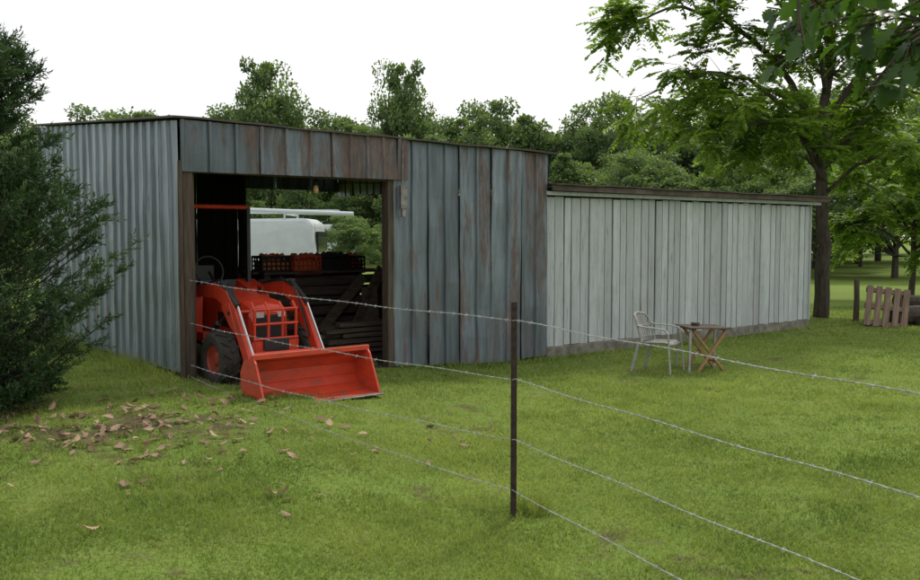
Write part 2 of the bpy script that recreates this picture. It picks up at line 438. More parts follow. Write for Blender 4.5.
def arm(sx):
    pts=[(.44,.22),(.60,.33),(.93,.84),(1.12,.99),(1.35,1.06),(1.95,1.03)]
    wd_=[.05,.06,.07,.09,.08,.055]
    L=[];U=[]
    for i,(y_,z_) in enumerate(pts):
        a=pts[max(i-1,0)];b=pts[min(i+1,len(pts)-1)]
        dy,dz=b[0]-a[0],b[1]-a[1];l=math.hypot(dy,dz);ny_,nz_=-dz/l,dy/l
        U.append((y_+ny_*wd_[i],z_+nz_*wd_[i]));L.append((y_-ny_*wd_[i],z_-nz_*wd_[i]))
    for i in range(len(pts)-1):
        mb.prism([L[i],L[i+1],U[i+1],U[i]],sx-.035,sx+.035,0)
    mb.prism([(.82,.60),(1.0,.70),(1.20,.90),(1.0,.94)],sx-.042,sx+.042,0)
for sx in (-.42,.42): arm(sx)
mb.tube([(-.42,.66,.40),(.42,.66,.40)],.035,12,0)
mb.tube([(-.42,1.02,.84),(.42,1.02,.84)],.02,10,0)
for sx in (-.42,.42):
    mb.box((sx,1.93,.78),(.09,.14,.58),Matrix.Rotation(.05,3,'X'),0)
    mb.box((sx*.8,1.80,.52),(.22,.22,.10),m=0)
    mb.tube([(sx,1.25,1.16),(sx,.86,.92)],.03,10,1); mb.tube([(sx,.88,.935),(sx,.48,.36)],.013,8,2)
    mb.tube([(sx,1.75,.42),(sx,1.35,.70)],.032,10,1); mb.tube([(sx,1.38,.68),(sx,1.12,.82)],.015,8,2)
    for q in (.93,.88): mb.tube([(sx*q,1.85,1.10),(sx*q,1.4,1.18),(sx*q,1.1,1.09),(sx*q,.9,.84),(sx*q,.75,.55)],.010,6,1)
    for (a_,b_) in ((.60,.33),(1.0,.84),(1.25,1.15),(1.9,1.03)): mb.tube([(sx-.055,a_,b_),(sx+.055,a_,b_)],.022,10,1)
mb.obj('loader_arms',[M_red,M_black,M_chrome],trac,.006)
mb=MB()
for sx in (-.25,-.085,.085,.25): mb.tube([(sx,.84,.38),(sx,.82,.86),(sx,.90,.94)],.016,8)
for z_ in (.40,.55,.71,.87): mb.tube([(-.27,.825,z_),(.27,.825,z_)],.016,8)
mb.box((0,.95,.40),(.50,.30,.05)); mb.box((0,.84,.46),(.56,.03,.14))
mb.obj('grille_guard',[M_red],trac)
mb=MB()
def section(y_,w_,zb,zt,r=.08):
    pts=[(-w_,zb),(-w_,zt-r),(-w_+r*.3,zt-r*.3),(-w_+r,zt),(0,zt+.02),(w_-r,zt),(w_-r*.3,zt-r*.3),(w_,zt-r),(w_,zb)]
    return [(a,y_,b) for a,b in pts]
secs=[section(.95,.20,.52,.82,.1),section(1.0,.235,.50,.90,.1),section(1.15,.25,.50,.95),section(1.6,.26,.52,1.0),section(2.1,.27,.55,1.05)]
vs=sum(secs,[]);k=9;fs=[]
for a in range(4):
    for b in range(k): fs.append((a*k+b,a*k+(b+1)%k,(a+1)*k+(b+1)%k,(a+1)*k+b))
fs+=[tuple(range(k-1,-1,-1)),tuple(range(4*k,5*k))]
mb.add(vs,fs)
mb.obj('hood',[M_red],trac,.008)
mb=MB()
mb.box((0,.945,.66),(.34,.02,.28),m=0)
for z_ in np.arange(.54,.80,.03): mb.box((0,.932,z_),(.32,.012,.008),m=0)
for sx in (-.13,.13): mb.box((sx,.94,.80),(.09,.03,.055),m=1)
for sx in (-1,1): mb.box((sx*.262,1.45,.72),(.012,.5,.16),m=0)
mb.box((0,1.5,.42),(.30,1.4,.26),m=0)
mb.box((0,1.15,.30),(.85,.12,.10),m=0)
mb.box((0,2.45,.55),(.5,.8,.35),m=0); mb.box((0,2.30,.98),(.46,.10,.30),m=0)
mb.tube([(0,2.35,1.1),(0,2.5,1.22)],.02,8,0)
mb.tube([(.18*math.cos(a),2.5+.06*math.sin(a),1.24+.17*math.sin(a)) for a in np.linspace(0,6.283,20)],.013,6,0,False)
mb.box((0,2.65,.85),(.45,.40,.08),m=0); mb.box((0,2.87,1.08),(.43,.08,.42),m=0)
mb.obj('chassis_and_seat',[M_black,M_lamp],trac,.008)
mb=MB()
for sx in (-1,1):
    pts=[(2.05,.78),(2.20,1.02),(2.55,1.12),(2.9,1.02),(3.0,.85),(2.9,.95),(2.55,1.07),(2.22,.97),(2.08,.78)]
    mb.prism(pts,sx*.49-.13,sx*.49+.13)
    mb.prism([(2.1,.5),(2.2,1.0),(2.55,1.09),(2.9,1.0),(2.95,.5)],sx*.35-.01,sx*.35+.01)
mb.tube([(-.50,2.45,2.02),(.50,2.45,2.02)],.028,8)
mb.obj('fenders_and_roll_bar_top',[M_red],trac,.006)
mb=MB()
for sx in (-.50,.50): mb.box((sx,2.46,1.40),(.05,.07,1.24))
mb.obj('roll_bar_posts',[M_black],trac,.006)
def wheel(name,c,Rr,w_,lug):
    mb=MB()
    pr=[(Rr*.52,-w_*.42),(Rr*.62,-w_*.5),(Rr*.85,-w_*.52),(Rr*.95,-w_*.42),(Rr*.965,0),(Rr*.95,w_*.42),(Rr*.85,w_*.52),(Rr*.62,w_*.5),(Rr*.52,w_*.42)]
    mb.revolve((0,0,0),pr,30,0)
    for i in range(lug):
        for sd in (-1,1):
            a=2*math.pi*(i+(.5 if sd>0 else 0))/lug
            r=Matrix.Rotation(a,3,'X')@Matrix.Rotation(sd*.6,3,'Z')
            p=Matrix.Rotation(a,3,'X')@Vector((sd*w_*.23,0,Rr*.975))
            mb.box(p,(w_*.55,Rr*.075,Rr*.07),r,0)
    for sd in (-1,1): mb.revolve((0,0,0),[(Rr*.54,sd*w_*.40),(Rr*.5,sd*w_*.30),(Rr*.25,sd*w_*.2),(Rr*.2,sd*w_*.28),(0.001,sd*w_*.28)],24,1)
    o=mb.obj(name,[M_rubber,M_redw],trac); o.location=c; return o
for sx in (-1,1):
    wheel('front_wheel',(sx*.50,1.15,.33),.31,.20,14); wheel('rear_wheel',(sx*.49,2.55,.53),.51,.25,16)
# ------------------------------------------------------------------ interior clutter
def crate(name,u_,t_,z_,s=(.40,.30,.26),mats=(M_black,),rz=0,fill=None):
    mb=MB(); x_,y_,h_=s[0]/2,s[1]/2,s[2]
    for zz in np.linspace(.015,h_-.015,5):
        th=.03 if zz in (.015,h_-.015) else .02
        for sd in (-1,1):
            mb.box((0,sd*y_,zz),(s[0],.012,th*1.1)); mb.box((sd*x_,0,zz),(.0125,s[1]-.013,th))
    for a in np.linspace(-x_,x_,7):
        for sd in (-1,1): mb.box((a,sd*(y_-.004),h_/2),(.016,.016,h_-.01))
    for a in np.linspace(-y_,y_,5):
        for sd in (-1,1): mb.box((sd*(x_-.004),a,h_/2),(.016,.016,h_-.01))
    mb.box((0,0,.01),(s[0]-.02,s[1]-.02,.01))
    if fill:
        for _ in range(16):
            mb.tube([(random.uniform(-x_*.8,x_*.8),random.uniform(-y_*.7,y_*.7),h_*.5),(random.uniform(-x_*.8,x_*.8),random.uniform(-y_*.7,y_*.7),h_*1.05)],.03,7,1)
        mb.box((0,0,h_*.42),(s[0]*.9,s[1]*.88,h_*.6),m=1)
    w=toworld(u_,t_); return mb.obj(name,[mats[0],fill or mats[0]],None,loc=(w[0],w[1],z_),rz=ANG+rz)
bz=1.07
crate('plastic_crate',2.10,2.35,bz,fill=M_corange); crate('plastic_crate',2.53,2.32,bz,mats=(M_cred,),rz=.05,fill=M_corange); crate('plastic_crate',2.98,2.4,bz,s=(.44,.32,.27),rz=-.08,fill=M_black)
crate('plastic_crate',3.35,2.5,bz,s=(.36,.30,.24),rz=.1,fill=M_cred)
wb=toworld(2.75,2.4)
mb=MB()
for k in range(4): mb.box((0,-.32+k*.17,1.035),(1.9+random.uniform(-.1,.1),.15,.035))
for a in (-.85,.85):
    for b in (-.3,.3): mb.box((a,b,.52),(.09,.09,1.0))
for zz in (.12,.25,.385,.53,.66,.79,.92): mb.box((0,-.36+random.uniform(-.01,.01),zz),(1.85+random.uniform(-.15,.15),.025,.115),Matrix.Rotation(random.uniform(-.02,.02),3,'Y'))
mb.box((0,.0,.25),(1.7,.6,.03)); mb.box((0,.36,.52),(1.86,.02,.98))  # shelf; back panel added to block the bright field showing between the slats
mb.obj('wooden_workbench',[M_woodd],None,.005,loc=(wb[0],wb[1],.08),rz=ANG)
mb=MB()
mb.beam((-.5,0,.0),(.45,.08,.95),.03,.14); mb.beam((.05,-.1,.0),(.72,.05,1.05),.03,.16); mb.beam((.45,-.14,.0),(.5,.03,.8),.22,.02)
mb.beam((-.2,-.3,.02),(1.0,-.25,.10),.10,.05); mb.beam((-.1,-.28,.10),(.9,-.32,.16),.12,.04)
w=toworld(2.8,1.85); mb.obj('leaning_boards',[M_woodh],None,.004,loc=(w[0],w[1],.1),rz=ANG)
mb=MB()
for k in range(22):
    mb.box((random.uniform(-.1,.1),-.25+.13*(k%4)+random.uniform(-.02,.02),.06+.065*(k//4)),(1.3+random.uniform(-.3,.3),.11,.05),Matrix.Rotation(random.uniform(-.05,.05),3,'Z'))
w=toworld(2.85,1.3); mb.obj('lumber_stack',[M_woodh],None,.004,loc=(w[0],w[1],.12),rz=ANG)
# ------------------------------------------------------------------ fence
fence=empty('barbed_wire_fence')
mb=MB()
mb.box((.30,4.97,.60),(.034,.006,1.26)); mb.box((.30,4.989,.60),(.006,.034,1.26))
for z_ in np.arange(.1,1.22,.055): mb.box((.30,4.962,z_),(.012,.012,.018))
mb.box((2.0,1.45,.65),(.04,.008,1.3)); mb.box((2.0,1.47,.65),(.006,.034,1.3))
mb.obj('steel_post',[M_post],fence,.001)
mb=MB()
A=(*toworld(.03,-.09),); Bp=(.30,4.955); Cp=(2.0,1.44)
zA=[1.17,.76,.36,.25]; zB=[1.13,.80,.46,.17]; zC=[1.12,.82,.50,.20]
for k in range(4):
    for (p,q,z0,z1,sag) in ((A,Bp,zA[k],zB[k],.035),(Bp,Cp,zB[k],zC[k],.012)):
        L=math.dist(p,q); ns=30; path=[]
        for i_ in range(ns+1):
            f=i_/ns; path.append(Vector((p[0]+(q[0]-p[0])*f,p[1]+(q[1]-p[1])*f,z0+(z1-z0)*f-sag*4*f*(1-f)*(.6+.2*k)+.004*math.sin(f*23+k))))
        fine=[];m_=int(L/.02)
        for i_ in range(m_+1):
            f=i_/m_*ns; a=int(min(f,ns-1)); pp=path[a].lerp(path[a+1],f-a); fine.append(pp)
        dd=(path[-1]-path[0]).normalized(); sx=dd.cross(Vector((0,0,1))).normalized(); sz=sx.cross(dd)
        for s_ in (0,math.pi):
            mb.tube([pp+(sx*math.cos(i_*1.1+s_)+sz*math.sin(i_*1.1+s_))*.0018 for i_,pp in enumerate(fine)],.0015,4)
        for i_ in range(3,m_,6):
            pp=fine[i_]
            for _ in range(2):
                v_=(sx*random.uniform(-1,1)+sz*random.uniform(-1,1)+dd*random.uniform(-.3,.3)).normalized()*.012
                mb.tube([pp-v_,pp+v_],.0011,4)
            mb.tube([pp-dd*.006,pp+dd*.006],.0034,6)
mb.obj('barbed_wires',[M_wire],fence)
# ------------------------------------------------------------------ plastic chair
def plastic_chair(loc,rz,sc):
    e=empty('plastic_garden_chair',loc,rz,sc)
    mb=MB(); 
    n1,n2=8,8; vs=[];fs=[]
    for i_ in range(n1+1):
        for j_ in range(n2+1):
            x_=-.22+.46*i_/n1; y_=(-.23+.46*j_/n2)
            z_=.43+.02*(x_+.22)/.46-.018*(1-(y_/.23)**2)-(.03 if i_==n1 else 0)
            vs.append((x_+(.015 if i_==n1 else 0),y_,z_))
    for i_ in range(n1):
        for j_ in range(n2):
            a=i_*(n2+1)+j_; fs.append((a,a+1,a+n2+2,a+n2+1))
    mb.add(vs,fs); o=mb.obj('seat',[M_plast],e,smooth=True); s_=o.modifiers.new('s','SOLIDIFY'); s_.thickness=.01
    mb=MB()
    def bk(yv,zv):
        f=(zv-.43)/.42; return (-.22-.13*f+.07*(yv/.25)**2,yv,zv)
    for k in range(9):
        yv=-.18+.045*k; tp=.80+.035*math.cos(yv*6)
        path=[bk(yv,z_) for z_ in np.linspace(.44,tp,6)]
        for a in range(5): mb.beam(path[a],path[a+1],.034,.008,up=(1,0,0))
    rim=[bk(-.24,.44),bk(-.245,.62),bk(-.235,.76)]+[bk(yv,.80+.045*math.cos(yv*6)) for yv in np.linspace(-.19,.19,9)]+[bk(.235,.76),bk(.245,.62),bk(.24,.44)]
    mb.tube(rim,.018,8)
    for zz in (.50,.66):
        mb.tube([bk(yv,zz) for yv in np.linspace(-.235,.235,8)],.013,6)
    mb.obj('backrest',[M_plast],e,smooth=False)
    mb=MB()
    for sd in (-1,1):
        ap=[bk(sd*.245,.68),(-.12,sd*.275,.665),(.08,sd*.28,.655),(.20,sd*.27,.64),(.245,sd*.26,.58),(.25,sd*.25,.44),(.29,sd*.27,0)]
        for a in range(len(ap)-1):
            wd_=.055 if a<4 else .045
            mb.beam(ap[a],ap[a+1],wd_ if a<3 else .018,.018 if a<3 else wd_, up=(0,0,1) if a<3 else (0,1,0))
        mb.beam((-.21,sd*.22,.45),(-.31,sd*.255,0),.045,.03,up=(0,1,0))
    mb.obj('arms_and_legs',[M_plast],e,.005)
plastic_chair((2.32,10.45,float(zf(2.27,10.4))),-.6,.80)
tb=empty('wooden_garden_table',(2.87,10.6,0),.15,.90)
mb=MB()
for k in range(5): mb.box((0,-.2+.1*k,.575),(.56,.088,.02),Matrix.Rotation(.02,3,'Y'))
mb.box((-.2,0,.555),(.035,.46,.025));mb.box((.2,0,.555),(.035,.46,.025))
mb.obj('top',[M_woodh],tb,.003)
mb=MB()
for sd in (-.19,.19):
    mb.beam((-.14,sd,0),(.24,sd,.55),.03,.05,up=(0,1,0)); 
    mb.beam((.24,sd*.8,0),(-.20,sd*.8,.55),.03,.05,up=(0,1,0))
mb.beam((.02,-.19,.2),(.02,.19,.2),.03,.03); mb.beam((.16,-.15,.12),(.16,.15,.12),.025,.03)
mb.obj('crossed_legs',[M_tan],tb,.003)
mb=MB(); mb.beam((-.27,-.22,0),(-.25,-.2,.56),.03,.03); mb.beam((-.27,.22,0),(-.25,.2,.56),.03,.03); mb.beam((.27,.22,0),(.26,.2,.56),.03,.03)
mb.obj('straight_legs',[M_plast],tb,.003)
mb=MB(); mb.tube([(-.1,0,.59),(-.1,0,.63)],[.05,.06],10); mb.obj('dish',[M_wood],tb)
# ------------------------------------------------------------------ pallet, post, logs
mb=MB()
for k in range(5): mb.box((-.30+.15*k,0,.36),(.10,.02,.74))
for zz in (.06,.36,.66): mb.box((0,.045,zz),(.72,.06,.08))
for k in range(3): mb.box((-.28+.28*k,.09,.36),(.09,.02,.74))
o=mb.obj('wooden_pallet',[simple('pallet_wood',(.25,.17,.125),(.14,.095,.07),.85,0,6,(5,5,.5))],None,.004,loc=(7.45,15.7,-.01)); o.rotation_euler=(-.35,.12,-.3)
mb=MB(); mb.tube([(0,0,-.1),(.01,0,.4),(0,0,.78)],[.055,.05,.048],9)
mb.obj('wooden_fence_post',[M_wood],None,loc=(7.33,16.6,0))
mb=MB(); mb.tube([(-.45,0,.15),(0,.03,.17),(.5,.05,.16)],[.17,.18,.16],12); mb.tube([(-.3,.2,.42),(.55,.25,.40)],[.11,.1],10)
mb.tube([(-.1,-.3,.1),(.9,-.1,.1)],[.1,.11],10)
mb.obj('log_pile',[M_bark],None,.01,loc=(8.15,16.0,0))
# ------------------------------------------------------------------ van
van=empty('white_cargo_van',(-5.75,20.6,0),0)
mb=MB()
side=[(-2.6,.45),(-2.62,.95),(-2.45,1.08),(-1.75,1.18),(-1.2,1.80),(-.9,1.93),(2.35,1.97),(2.52,1.85),(2.6,1.0),(2.6,.45)]
k=len(side)
vs=[];fs=[]
for (yy,ins_) in ((-.96,0),(.96,0)):
    for (a,b) in side:
        f=.14*max(0,(b-1.0))/1.0
        vs.append((a,yy-math.copysign(f,yy),b))
fs=[tuple(range(k)),tuple(range(2*k-1,k-1,-1))]+[(i_+k,(i_+1)%k+k,(i_+1)%k,i_) for i_ in range(k)]
mb.add(vs,fs); mb.obj('body',[M_van],van,.06)
mb=MB()
mb.box((2.585,0,1.45),(.06,1.3,.45)); mb.box((-.85,-.90,1.5),(.8,.05,.42)); 
mb.box((1.0,-.965,.95),(.01,.012,.9)); mb.box((.1,-.965,.95),(.01,.012,.9)); mb.box((.55,-.90,1.55),(.7,.05,.30),Matrix.Rotation(-.14,3,'X'))
mb.box((0,-.97,.48),(5.1,.03,.12))
mb.obj('windows_and_trim',[M_glass],van)
mb=MB()
for sx in (-1.75,1.6):
    for sy in (-.85,.85):
        mb.tube([(sx,sy-.11,.34),(sx,sy+.11,.34)],.34,24,0); mb.tube([(sx,sy-.12,.34),(sx,sy+.12,.34)],.19,18,1)
mb.obj('wheels',[M_rubber,M_steel],van,.02)
mb=MB()
for sx in (-1,.4,1.9):
    mb.beam((sx,-.8,2.06),(sx,.8,2.06),.05,.04)
    for sy in (-.8,.8): mb.beam((sx,sy,1.9),(sx,sy,2.08),.04,.04)
mb.tube([(-2.2,-.6,2.28),(3.4,-.7,2.06)],.055,10); mb.tube([(-2,-.3,2.13),(2.9,-.3,2.11)],.04,10)
for sy in (.45,.75): mb.beam((-2,sy,2.16),(2.9,sy,2.16),.03,.07)
for a in np.arange(-1.9,2.9,.3): mb.beam((a,.45,2.16),(a,.75,2.16),.025,.025)
mb.obj('roof_rack_and_ladder',[M_van],van)
tr=empty('utility_trailer',(-7.2,44,0),.1)
mb=MB(); mb.box((0,0,1.25),(4.2,2,1.7)); mb.obj('box',[M_van],tr,.05)
mb=MB(); mb.box((.7,-1.01,1.5),(.9,.03,.5)); mb.box((-1,-1.01,1.5),(.7,.03,.5)); mb.tube([(0,-1.02,.35),(0,-.8,.35)],.33,18); mb.tube([(0,1.02,.35),(0,.8,.35)],.33,18); mb.beam((2.1,0,.45),(3.2,0,.45),.1,.1); mb.obj('fittings',[M_glass],tr)
# ------------------------------------------------------------------ leaf litter & oak leaf template
hl=[(0,.015),(.12,.05),(.2,.17),(.28,.11),(.38,.27),(.47,.15),(.58,.32),(.68,.18),(.8,.22),(.88,.1),(1,.0)]
OV=[];OF=[]
for (a,b) in hl: OV.append((a,0,-.22*a*a))
for sd in (1,-1):
    o_=len(OV)
    for (a,b) in hl: OV.append((a+b*.15,sd*b,-.22*a*a+.25*b))
    for i_ in range(len(hl)-1):
        OF.append((i_,i_+1,o_+i_+1,o_+i_) if sd<0 else (i_,o_+i_,o_+i_+1,i_+1))
OV=np.array(OV);OF=np.array(OF)
n0,n1,n2=130,240,26
lx=np.concatenate([rng.normal(-2.5,.5,n0),rng.normal(-2.45,.8,n1),rng.uniform(-2.8,.4,n2)]); ly=np.concatenate([rng.normal(6.5,.5,n0),rng.normal(6.3,.7,n1),rng.uniform(4.4,8.0,n2)])
lx=np.append(lx,[-1.02,-.78,-.88,-.2,2.6]); ly=np.append(ly,[5.15,5.05,4.62,5.9,9.2])
k_=(lx>-.65*ly); lx=lx[k_];ly=ly[k_]
uu_,tt_=tolocal(lx,ly); k_=tt_<-.1; k_|=(uu_<-.1); lx=lx[k_];ly=ly[k_]
n=len(lx); P=np.stack([lx,ly,zf(lx,ly)+.018+.015*rng.random(n)],1)
dirs=np.stack([rng.normal(size=n),rng.normal(size=n),rng.normal(0,.15,n)],1)
up=np.stack([rng.normal(0,.35,n),rng.normal(0,.35,n),np.where(rng.random(n)<.5,1,-1)],1)
sl=rng.uniform(.045,.115,n)
S=np.stack([sl,sl*rng.uniform(.6,1.1,n),sl*rng.uniform(.4,2.,n)],1)
V,F,C=scatter(OV,OF,P,frames(dirs,up),S,rng.random(n)**1.1)
link(bpy.data.objects.new('fallen_leaves',np_mesh('fallen_leaves',V,F,C,M_litter)))
# ------------------------------------------------------------------ cedar
ced=empty('cedar_tree',(-3.78,7.0,float(zf(-3.78,7.0))))
mb=MB(); mb.tube([(0,0,-.05),(.02,.01,1.2),(0,0,2.4),(0,0,3.0)],[.09,.07,.04,.008],8)
pos=[];dr=[];cc=[]
def prof_r(z): return float(np.interp(z,[.1,.4,1.1,1.6,2.2,2.7,3.05],[.42,.74,1.10,.86,.58,.44,.12]))
for b in range(400):
    z1=.10+2.85*random.random()**1.05; r=prof_r(z1)*random.uniform(.62,1.16); a=random.uniform(0,6.283)
    z0=max(.05,z1-.55*r); tip=Vector((r*math.cos(a),r*math.sin(a),z1)); base=Vector((0,0,z0))
    midp=(base+tip)/2+Vector((0,0,-.10*r)); path=[base,midp,tip]
    if b%2==0: mb.tube([base,midp,tip],[.014,.008,.003],4)
    shade=random.random()
    for s_ in range(22):
        f=1-random.random()**1.4*.75
        p=base*(1-f)**2+midp*2*f*(1-f)+tip*f*f
        bd=(tip-midp).normalized()
        sd=(bd+Vector((random.gauss(0,.5),random.gauss(0,.5),random.gauss(.25,.35)))).normalized()
        L=random.uniform(.09,.22)*(1.15-f*.35); cl_=random.random()
        for q in range(15):
            g_=q/14; pp=p+sd*L*g_+Vector((0,0,-.02*g_))
            nd=(sd*1.0+Vector((random.gauss(0,.6),random.gauss(0,.6),random.gauss(0,.6)))).normalized()
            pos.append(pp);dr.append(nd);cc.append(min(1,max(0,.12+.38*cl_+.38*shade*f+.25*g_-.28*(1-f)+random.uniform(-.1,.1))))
mb.obj('trunk_and_branches',[M_bark],ced)
P=np.array([tuple(p) for p in pos]);D_=np.array([tuple(p) for p in dr]);C=np.array(cc)
S=np.stack([rng.uniform(.030,.062,len(P)),rng.uniform(.014,.026,len(P)),np.full(len(P),.03)],1)
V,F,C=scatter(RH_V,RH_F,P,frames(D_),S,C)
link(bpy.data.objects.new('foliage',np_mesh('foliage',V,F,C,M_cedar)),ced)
# ------------------------------------------------------------------ distant trees
def crown_tree(seed,H,Rr,nl,leaf,z0f=.25,shape='round',ncl=60):
    r_=random.Random(seed); mb=MB(); rg=np.random.default_rng(seed)
    mb.tube([(0,0,-.3),(.1,0,H*.3),(0,.1,H*.6),(0,0,H*.92)],[.035*H*.6,.024*H*.6,.012*H*.6,.02],7)
    cen=[];rad=[];sh=[]
    lob=[(r_.uniform(-.45,.45)*Rr,r_.uniform(-.45,.45)*Rr,H*r_.uniform(.42,.8)) for _ in range(6)]+[(0,0,H*.82)]
    for _ in range(ncl):
        l=r_.choice(lob); zz=min(H*.96,max(H*z0f,l[2]+r_.gauss(0,.13*H)))
        f=(zz/H-z0f)/(1-z0f)
        if shape=='round': lim=Rr*math.sqrt(max(.06,1-(2*f-.85)**2/1.4))
        elif shape=='spire': lim=Rr*(1.05-.9*f)
        else: lim=Rr*(1.1-.55*f)
        a=r_.uniform(0,6.283); q=lim*math.sqrt(r_.random())*.95
        c=(l[0]*.4+q*math.cos(a),l[1]*.4+q*math.sin(a),zz)
        cen.append(c); rad.append(r_.uniform(.04,.15)*H*(1.1-.45*f)); sh.append(r_.random())
        if r_.random()<.5:
            mb.tube([(0,0,max(H*.15,zz-.3*H)),(c[0]*.5,c[1]*.5,zz-.1*H),c],[.035*H*.25,.012*H*.2,.01],4)
    cen=np.array(cen);rad=np.array(rad);sh=np.array(sh)
    idx=rg.integers(0,ncl,nl); dv=norm(rg.normal(size=(nl,3))); dv[:,2]*=.7
    rr=rad[idx]*(.35+.8*rg.random(nl)**.8)
    P=cen[idx]+dv*rr[:,None]
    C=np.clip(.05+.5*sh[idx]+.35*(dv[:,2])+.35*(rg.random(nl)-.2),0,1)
    dirs=dv+rg.normal(0,.7,(nl,3)); dirs[:,2]-=.25
    S=leaf*(.5+.9*rg.random(nl))
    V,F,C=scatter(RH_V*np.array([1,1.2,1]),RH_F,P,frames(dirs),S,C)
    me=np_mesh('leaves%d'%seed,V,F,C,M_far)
    return me,mb
protos=[]
for (sd_,shp,Rr,z0f,nl) in ((1,'round',3.6,.18,24000),(2,'cone',3.0,.15,19000),(3,'round',4.4,.12,25000),(4,'spire',2.6,.18,18000),(5,'cone',3.8,.10,24000)):
    me,mb=crown_tree(sd_,10,Rr,nl,.205,z0f,shp,100)
    tmp=mb.obj('t',[M_bark]); tme=tmp.data; bpy.data.objects.remove(tmp)
    protos.append((me,tme))
far=empty('distant_trees')
def inst(pi,x_,y_,H,wsc=1.,par=far):
    me,tme=protos[pi]; a=random.uniform(0,6.283); s_=H/10
    for d_,nm in ((me,'crown'),(tme,'trunk')):
        o=bpy.data.objects.new(nm,d_); link(o,par); o.location=(x_,y_,0); o.rotation_euler=(0,0,a); o.scale=(s_*wsc,s_*wsc,s_)
for row in [(0,-22.7,60,9.9,1.1),(2,-30,62,9.6,1),(4,-18.6,64,9.4,1),(2,-15.0,60,9.9,.9),(1,-11.9,57,12.6,.72),(0,-8.6,62,9.8,1),(1,-3.3,54,11.8,.62),(4,-5.6,63,9.3,.9),
            (0,-.5,62,9.2,1),(2,2.4,60,10.3,.85),(3,4.6,57,9.2,1),(0,6.3,62,8.7,1),(2,8.9,57,10.2,.85),(4,11.4,58,9.2,.9),(0,14.2,56,8.7,1),(2,17.2,58,9.6,1),(1,19.5,52,9.8,1),
            (0,22.5,55,10.5,1),(2,26,56,10,1),(4,30,55,11,1),(0,34,56,10,1),(2,-36,60,10,1.1),(0,-42,58,11,1.1)]:
    inst(row[0],*row[1:4],row[4])
for k in range(27):
    inst(random.randrange(5),-60+k*4.9+random.uniform(-1,1),72+random.uniform(-4,6),random.uniform(8.6,11.2),1.35)
hed=empty('woodland_undergrowth')
for k in range(44):
    inst(random.choice((0,1,2,3,4)),-38+k*1.85+random.uniform(-1.2,1.2),48+random.uniform(-3,6),random.choice((3.2,4.5,5.5,6.5,7.6))*random.uniform(.85,1.1),random.uniform(.9,1.3),hed)
for (x_,y_,H,w_) in ((13.2,33,4.2,1.3),(16.2,33.5,5.4,1.2),(19,35,6,1.2),(14.8,37,6.2,1.2),(22,36,6,1.2),(12.6,42,5,1.3),(17,43,7,1.2),(-4.1,33,2.3,1.4),(9,44,5.5,1.2),(-2.9,36,2.0,1.4),
                      (-11,21,2.6,1.3),(-13.5,22,3.0,1.3),(-16,24,3.2,1.3),(-10.5,27,3.,1.4),(-18.5,26,3.6,1.3)):
    inst(random.choice((2,4,0)),x_,y_,H,w_,hed)
# ------------------------------------------------------------------ walnut tree (mid)
def skeleton(mb,base,limbs,seed,sub=7,subl=1.1):
    r_=random.Random(seed); tips=[]
    for (path,r0) in limbs:
        path=[Vector(p) for p in path]; n_=len(path)
        P_=[]
        for i_ in range(n_-1):
            for f in (0,.25,.5,.75):
                p0=path[max(i_-1,0)];p1=path[i_];p2=path[i_+1];p3=path[min(i_+2,n_-1)]
                P_.append(.5*((2*p1)+(p2-p0)*f+(2*p0-5*p1+4*p2-p3)*f*f+(3*p1-p0-3*p2+p3)*f**3)+Vector((r_.gauss(0,.02),r_.gauss(0,.02),r_.gauss(0,.02))))
        P_.append(path[-1]); m_=len(P_)
        mb.tube(P_,[r0*(1-.86*i_/(m_-1)) for i_ in range(m_)],8)
        for _ in range(sub):
            f=1-.72*r_.random()**1.2; i_=min(m_-2,int(f*(m_-1))); p=P_[i_]; d_=(P_[i_+1]-P_[i_]).normalized()
            sdv=(d_*.6+Vector((r_.gauss(0,.7),r_.gauss(0,.7),r_.gauss(.1,.35)))).normalized(); L=subl*r_.uniform(.5,1.3)
            q=[p,p+sdv*L*.5+Vector((0,0,.06*L)),p+sdv*L+Vector((0,0,-.08*L))]
            rr=max(.006,r0*.22*(1.1-f)); mb.tube(q,[rr,rr*.6,.005],5)
            for _ in range(4):
                g_=r_.uniform(.3,1); pp=q[0].lerp(q[1],g_*2) if g_<.5 else q[1].lerp(q[2],g_*2-1)
                td=(sdv+Vector((r_.gauss(0,.8),r_.gauss(0,.8),r_.gauss(-.05,.5)))).normalized(); tl=r_.uniform(.25,.6)*subl
                mb.tube([pp,pp+td*tl],[.006,.003],3); tips.append((pp,td,tl))
    return tips
def pinnate(tips,per,seed,mat,name,parent,llen=.085,rach=.32):
    r_=random.Random(seed); pos=[];dr=[];cc=[];up=[]
    for (p,td,tl) in tips:
        sh=r_.random()
        for _ in range(per):
            b=p+td*tl*r_.uniform(.1,1)
            rd=(td*.6+Vector((r_.gauss(0,.7),r_.gauss(0,.7),r_.gauss(-.1,.4)))).normalized(); L=rach*r_.uniform(.6,1.2)
            side=rd.cross(Vector((0,0,1))).normalized(); c0=.15+.45*sh+.35*r_.random()
            for q in range(6):
                f=.2+.8*q/5; pp=b+rd*L*f+Vector((0,0,-.25*L*f*f))
                for s_ in (-1,1):
                    pos.append(tuple(pp)); dr.append(tuple(side*s_+rd*.5+Vector((0,0,-.35)))); cc.append(c0+r_.uniform(-.1,.1)); up.append((r_.gauss(0,.3),r_.gauss(0,.3),1))
    P=np.array(pos);C=np.clip(np.array(cc),0,1)
    S=llen*(.7+.6*rng.random(len(P)))
    V,F,C=scatter(RH_V,RH_F,P,frames(np.array(dr),np.array(up)),S,C)
    link(bpy.data.objects.new(name,np_mesh(name,V,F,C,mat)),parent)
wt=empty('walnut_tree',(7.0,17.4,0)); mb=MB()
